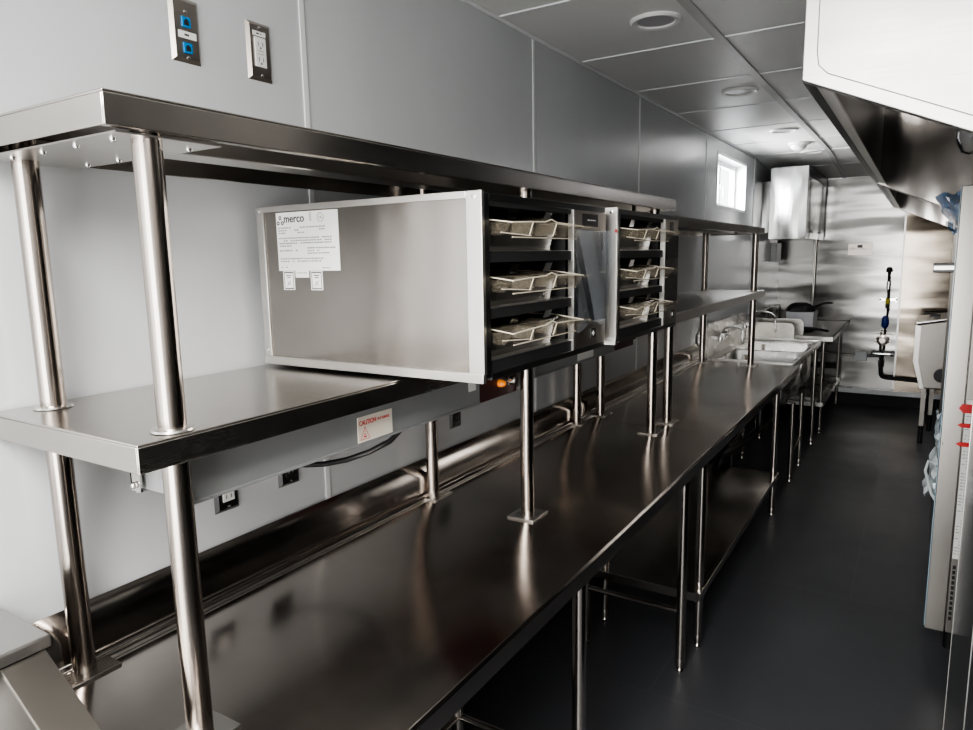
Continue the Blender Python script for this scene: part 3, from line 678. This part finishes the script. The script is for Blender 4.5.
for x, y in ((1.50, 7.1), (1.57, 7.62), (2.1, 7.1), (2.1, 7.62)):
    l = MB().box(x-.018, x+.018, y-.018, y+.018, .16, .52).build('leg', 'range_side', t)
    MB().lathe((x, y, .0), [(.02, 0), (.02, .1), (.025, .16)], seg=14).build('foot', 'black', l)
t = thing('griddle', 'low stainless appliance with black-topped backguard in the far right corner', 'griddle', (1.85, 8.2, 0))
MB().box(1.50, 2.25, 7.85, 8.52, .45, .88).build('body', 'range_side', t, bevel=.008)
MB().box(1.47, 2.25, 8.52, 8.58, .45, 1.03).build('backguard', 'range_side', t, bevel=.004)
MB().box(1.465, 2.25, 8.515, 8.585, 1.03, 1.05).build('top_cap', 'black', t)
for x in (1.56, 2.2):
    for y in (7.9, 8.45): MB().cyl((x, y, 0), (x, y, .45), .02, 14).build('leg', 'leg', t)

t = thing('upright_oven', 'tall stainless cabinet with white instruction strip and blue film on its edge', 'oven', (1.95, 3.7, 0))
ay = 3.2
b = MB(); b.box(1.522, 1.5895, ay, ay+.03, .16, 1.941).build('side_panel', 'range_side', t, bevel=.002)
MB().box(1.545, 2.30, ay+.03, 4.4, .17, 1.93).build('body', 'range_side', t, bevel=.003)
MB().box(1.5925, 2.30, ay+.004, ay+.03, .16, 1.941).build('rear_panel', 'range_side', t, bevel=.001)
MB().box(1.519, 1.5215, ay-.001, ay+.032, .17, 1.938).build('protective_film', 'bluefilm2', t)
MB().box(1.595, 1.640, ay+.001, ay+.0035, .48, 1.13).build('instruction_strip', 'label', t)
pr = MB(); rr = random.Random(3)
for i in range(46):
    z = .50+i*.0128
    if i % 7 == 6: continue
    for k in range(3):
        if rr.random() < .75: pr.box(1.598+k*.014, 1.598+k*.014+rr.uniform(.006, .012), ay+.0004, ay+.001, z, z+.003)
pr.build('print', 'strip', t)
for z, hgt, xr in ((1.095, .036, 1.61), (1.028, .018, 1.605), (.952, .018, 1.605)):
    MB().prism([(1.572, z), (1.588, z-hgt/2), (1.66, z-hgt*.4), (1.66, z+hgt*.5), (1.583, z+hgt/2)], 'y', ay-.001, ay+.0005).build('red_tape', 'red_tape', t)
vt = MB()
for i in range(11):
    for k in range(3): vt.box(1.600+k*.017, 1.600+k*.017+.010, ay+.0025, ay+.0036, .215+i*.022, .215+i*.022+.015)
vt.build('vent_holes', 'matt', t)
h = MB().box(1.452, 1.521, 3.24, 3.275, 1.618, 1.655).build('latch', 'black', t, bevel=.002)
MB().box(1.454, 1.521, 3.2385, 3.24, 1.629, 1.644).build('latch_plate', 'frame', h)
for x in (1.62, 2.2):
    for y in (3.4, 4.3): MB().cyl((x, y, 0), (x, y, .17), .022, 14).build('leg', 'black', t)
fl = MB(); rr = random.Random(5)
def ff(u, v):
    return (1.528-.085*v*(1-.75*u)+.006*math.sin(17*u+4*v), ay+.05+.03*math.sin(6*v+9*u), 1.925-.15*u-.01*v+.006*math.sin(11*v))
fl.grid(ff, 10, 8).build('peeling_film', 'bluefilm', t)
def crumple(name, x0, z0, z1, wd, seed, mat='wrap', par=None, y=ay+.02):
    r2 = random.Random(seed); b = MB(); N = 16
    off = [r2.uniform(-.012, .012) for _ in range(N+1)]; ww = [wd*(.35+.65*(i/N)**1.3)+r2.uniform(-.006, .006) for i in range(N+1)]
    b.grid(lambda u, v: (x0-(ww[int(round(u*N))])*v+.008*math.sin(20*u+7*v), y+off[int(round(u*N))]+.02*math.sin(9*v+12*u), z1+(z0-z1)*u+.012*math.sin(8*v+5*u)), N, 5)
    return b.build(name, mat, par)
crumple('plastic_wrap', 1.524, .72, 1.07, .05, 11, par=t)
cr = MB().tube([(1.524, ay+.01, .86), (1.487, ay, .87), (1.480, ay-.005, .83), (1.505, ay, .74), (1.52, ay+.01, .71)], .006, 6).build('plastic_tie', 'wrap', t)

t = thing('upright_refrigerator', 'near tall cabinet on the right seen edge-on with a polished front', 'refrigerator', (2.0, 2.4, 0))
MB().box(1.61, 2.34, 1.2, 2.62, .04, 2.02).build('body', 'mirror_steel', t, bevel=.003)
MB().box(1.58, 1.608, 1.957, 2.61, .0, 2.0).build('door', 'mirror_steel', t, bevel=.0015)
MB().box(1.58, 1.608, 1.22, 1.95, .0, 2.0).build('door', 'mirror_steel', t, bevel=.0015)
MB().box(1.579, 1.583, 2.607, 2.614, .0, 2.0).build('door_edge', 'frame', t)
MB().box(1.579, 1.583, 1.949, 1.958, .0, 2.0).build('door_edge', 'frame', t)

# ------------------------------------------------------------------ exhaust hoods
HX, HZ, SL = 1.18, 2.054, .445
def hz(x): return HZ-(x-HX)*SL
def hood(y0, y1, label, lamp):
    t = thing('exhaust_hood', label, 'hood', (1.77, (y0+y1)/2, hz(2.34)), 'stainless exhaust hoods over the cooking line')
    ep = [(HX, HZ), (2.345, hz(2.345)), (2.345, 2.590), (HX, 2.590)]
    for a, c, mt in ((y0, y0+.02, 'hood_out'), (y1-.02, y1, 'hood_in')):
        MB().prism(ep, 'y', a, c).build('end_panel', mt, t, bevel=.003)
    MB().box(HX, HX+.018, y0+.02, y1-.02, HZ, 2.590).build('front_panel', 'dark_steel', t)
    MB().prism([(HX+.0185, HZ+.001), (HX+.05, HZ-.012), (HX+.05, HZ-.006), (HX+.0185, HZ+.02)], 'y', y0+.02, y1-.02).build('drip_lip', 'frame', t)
    MB().box(HX+.018, 2.34, y0+.02, y1-.02, 2.43, 2.45).build('hood_top', 'hood_in', t)
    MB().box(2.30, 2.34, y0+.02, y1-.02, 1.6, 2.43).build('rear_plenum', 'hood_in', t)
    n = max(2, int((y1-y0)/.5)); w_ = (y1-y0-.06)/n
    for k in range(n):
        a = y0+.03+k*w_
        f = MB().prism([(1.80, 2.425), (2.295, 1.95), (2.295, 1.90), (1.78, 2.40)], 'y', a, a+w_-.008).build('filter', 'dark_steel', t)
        s = MB()
        for q in range(9):
            u = (q+.5)/9; s.prism([(1.782+.5*u, 2.397-.485*u), (1.80+.5*u, 2.38-.485*u), (1.79+.5*u, 2.372-.485*u), (1.772+.5*u, 2.389-.485*u)], 'y', a+.02, a+w_-.03)
        s.build('baffle', 'hood_in', f)
    MB().prism([(1.55, hz(1.55)), (1.62, hz(1.62)), (1.62, hz(1.62)+.04), (1.55, hz(1.55)+.04)], 'y', y1-.05, y1-.021).build('end_gutter', 'rim', t)
    if lamp:
        x, y, z = 1.50, 2.30, 2.06
        l = MB().cyl((x, y, z+.02), (x, y, 2.43), .012, 12).lathe((x, y, z-.005), [(.035, 0), (.04, .01), (.04, .035), (.02, .045)], seg=20).build('lamp_holder', 'chrome', t)
        MB().lathe((x, y, z-.09), [(.002, 0), (.018, .004), (.03, .02), (.034, .05), (.032, .085)], seg=20).build('lamp_globe', 'winglass', l)
        g = MB()
        for k in range(4):
            a = R(45+90*k); g.tube([(x+.04*math.cos(a), y+.04*math.sin(a), z+.01), (x+.04*math.cos(a), y+.04*math.sin(a), z-.06), (x+.02*math.cos(a), y+.02*math.sin(a), z-.095), (x, y, z-.10)], .003, 6)
        g.build('lamp_guard', 'chrome', l)
    else: l = None
    return t
h1 = hood(1.6, 4.25, 'near stainless exhaust hood with large pale end panel at top right', True)
b = MB()
for pa, pb in (((1.205, 2.59), (1.207, 2.105)), ((1.207, 2.105), (1.211, 2.08)), ((1.211, 2.08), (1.228, 2.062)), ((1.228, 2.062), (2.3, 2.062-SL*1.072))): b.cyl((pa[0], 1.5995, pa[1]), (pb[0], 1.5995, pb[1]), .0012, 6)
b.build('panel_seam', 'grey_ink', h1)
h2 = hood(4.26, 6.76, 'far stainless exhaust hood continuing behind the near one', False)

# ------------------------------------------------------------------ lights and world
def area(name, loc, rot, sx, sy, power, c=(1, 1, 1)):
    l = bpy.data.lights.new(name, 'AREA'); l.shape = 'RECTANGLE'; l.size = sx; l.size_y = sy; l.energy = power; l.color = c
    o = bpy.data.objects.new(name, l); o.location = loc; o.rotation_euler = rot; col.objects.link(o); return o
area('door_daylight', (1.18, RY0+.06, 1.25), (R(103), 0, 0), 2.1, 2.3, 44, (1, .98, .95))
area('window_daylight', (-.3, 6.22, 2.35), (0, R(-65), 0), .4, 1.0, 85, (1, 1, 1))
area('added_ceiling_fill', (1.25, -.9, 2.55), (0, 0, 0), 1.0, 1.6, 92, (1, .98, .95))  # added soft fill above and behind the camera, not a known fixture
area('added_ceiling_fill', (1.02, 2.9, 2.57), (0, 0, 0), .25, .6, 0, (1, .98, .95))  # second added fill above the aisle, left switched off
wd = bpy.data.worlds.new('world'); bpy.context.scene.world = wd; wd.use_nodes = True
wd.node_tree.nodes['Background'].inputs['Color'].default_value = (.95, .98, 1, 1)
wd.node_tree.nodes['Background'].inputs['Strength'].default_value = 2.2

# ------------------------------------------------------------------ camera
yaw, pitch, roll, F = .5611, .1556, -.0185, 689.88
fw = Vector((-math.sin(yaw)*math.cos(pitch), math.cos(yaw)*math.cos(pitch), -math.sin(pitch)))
r = Vector((math.cos(yaw), math.sin(yaw), 0)); u = r.cross(fw)
c_, s_ = math.cos(roll), math.sin(roll)
r2 = c_*r+s_*u; u2 = -s_*r+c_*u
cam = bpy.data.cameras.new('camera'); co = bpy.data.objects.new('camera', cam); col.objects.link(co)
mw = Matrix((( r2.x, u2.x, -fw.x, 1.4138), (r2.y, u2.y, -fw.y, 0), (r2.z, u2.z, -fw.z, 1.7116), (0, 0, 0, 1)))
co.matrix_world = mw
cam.sensor_width = 36; cam.lens = F*36/973; cam.clip_start = .02
bpy.context.scene.camera = co
sc = bpy.context.scene
sc.view_settings.view_transform = 'AgX'; sc.view_settings.look = 'AgX - Medium High Contrast'; sc.view_settings.exposure = .98
sc.cycles.use_denoising = True; sc.cycles.max_bounces = 10; sc.cycles.glossy_bounces = 6
sc.cycles.sample_clamp_indirect = 6; sc.cycles.caustics_reflective = True
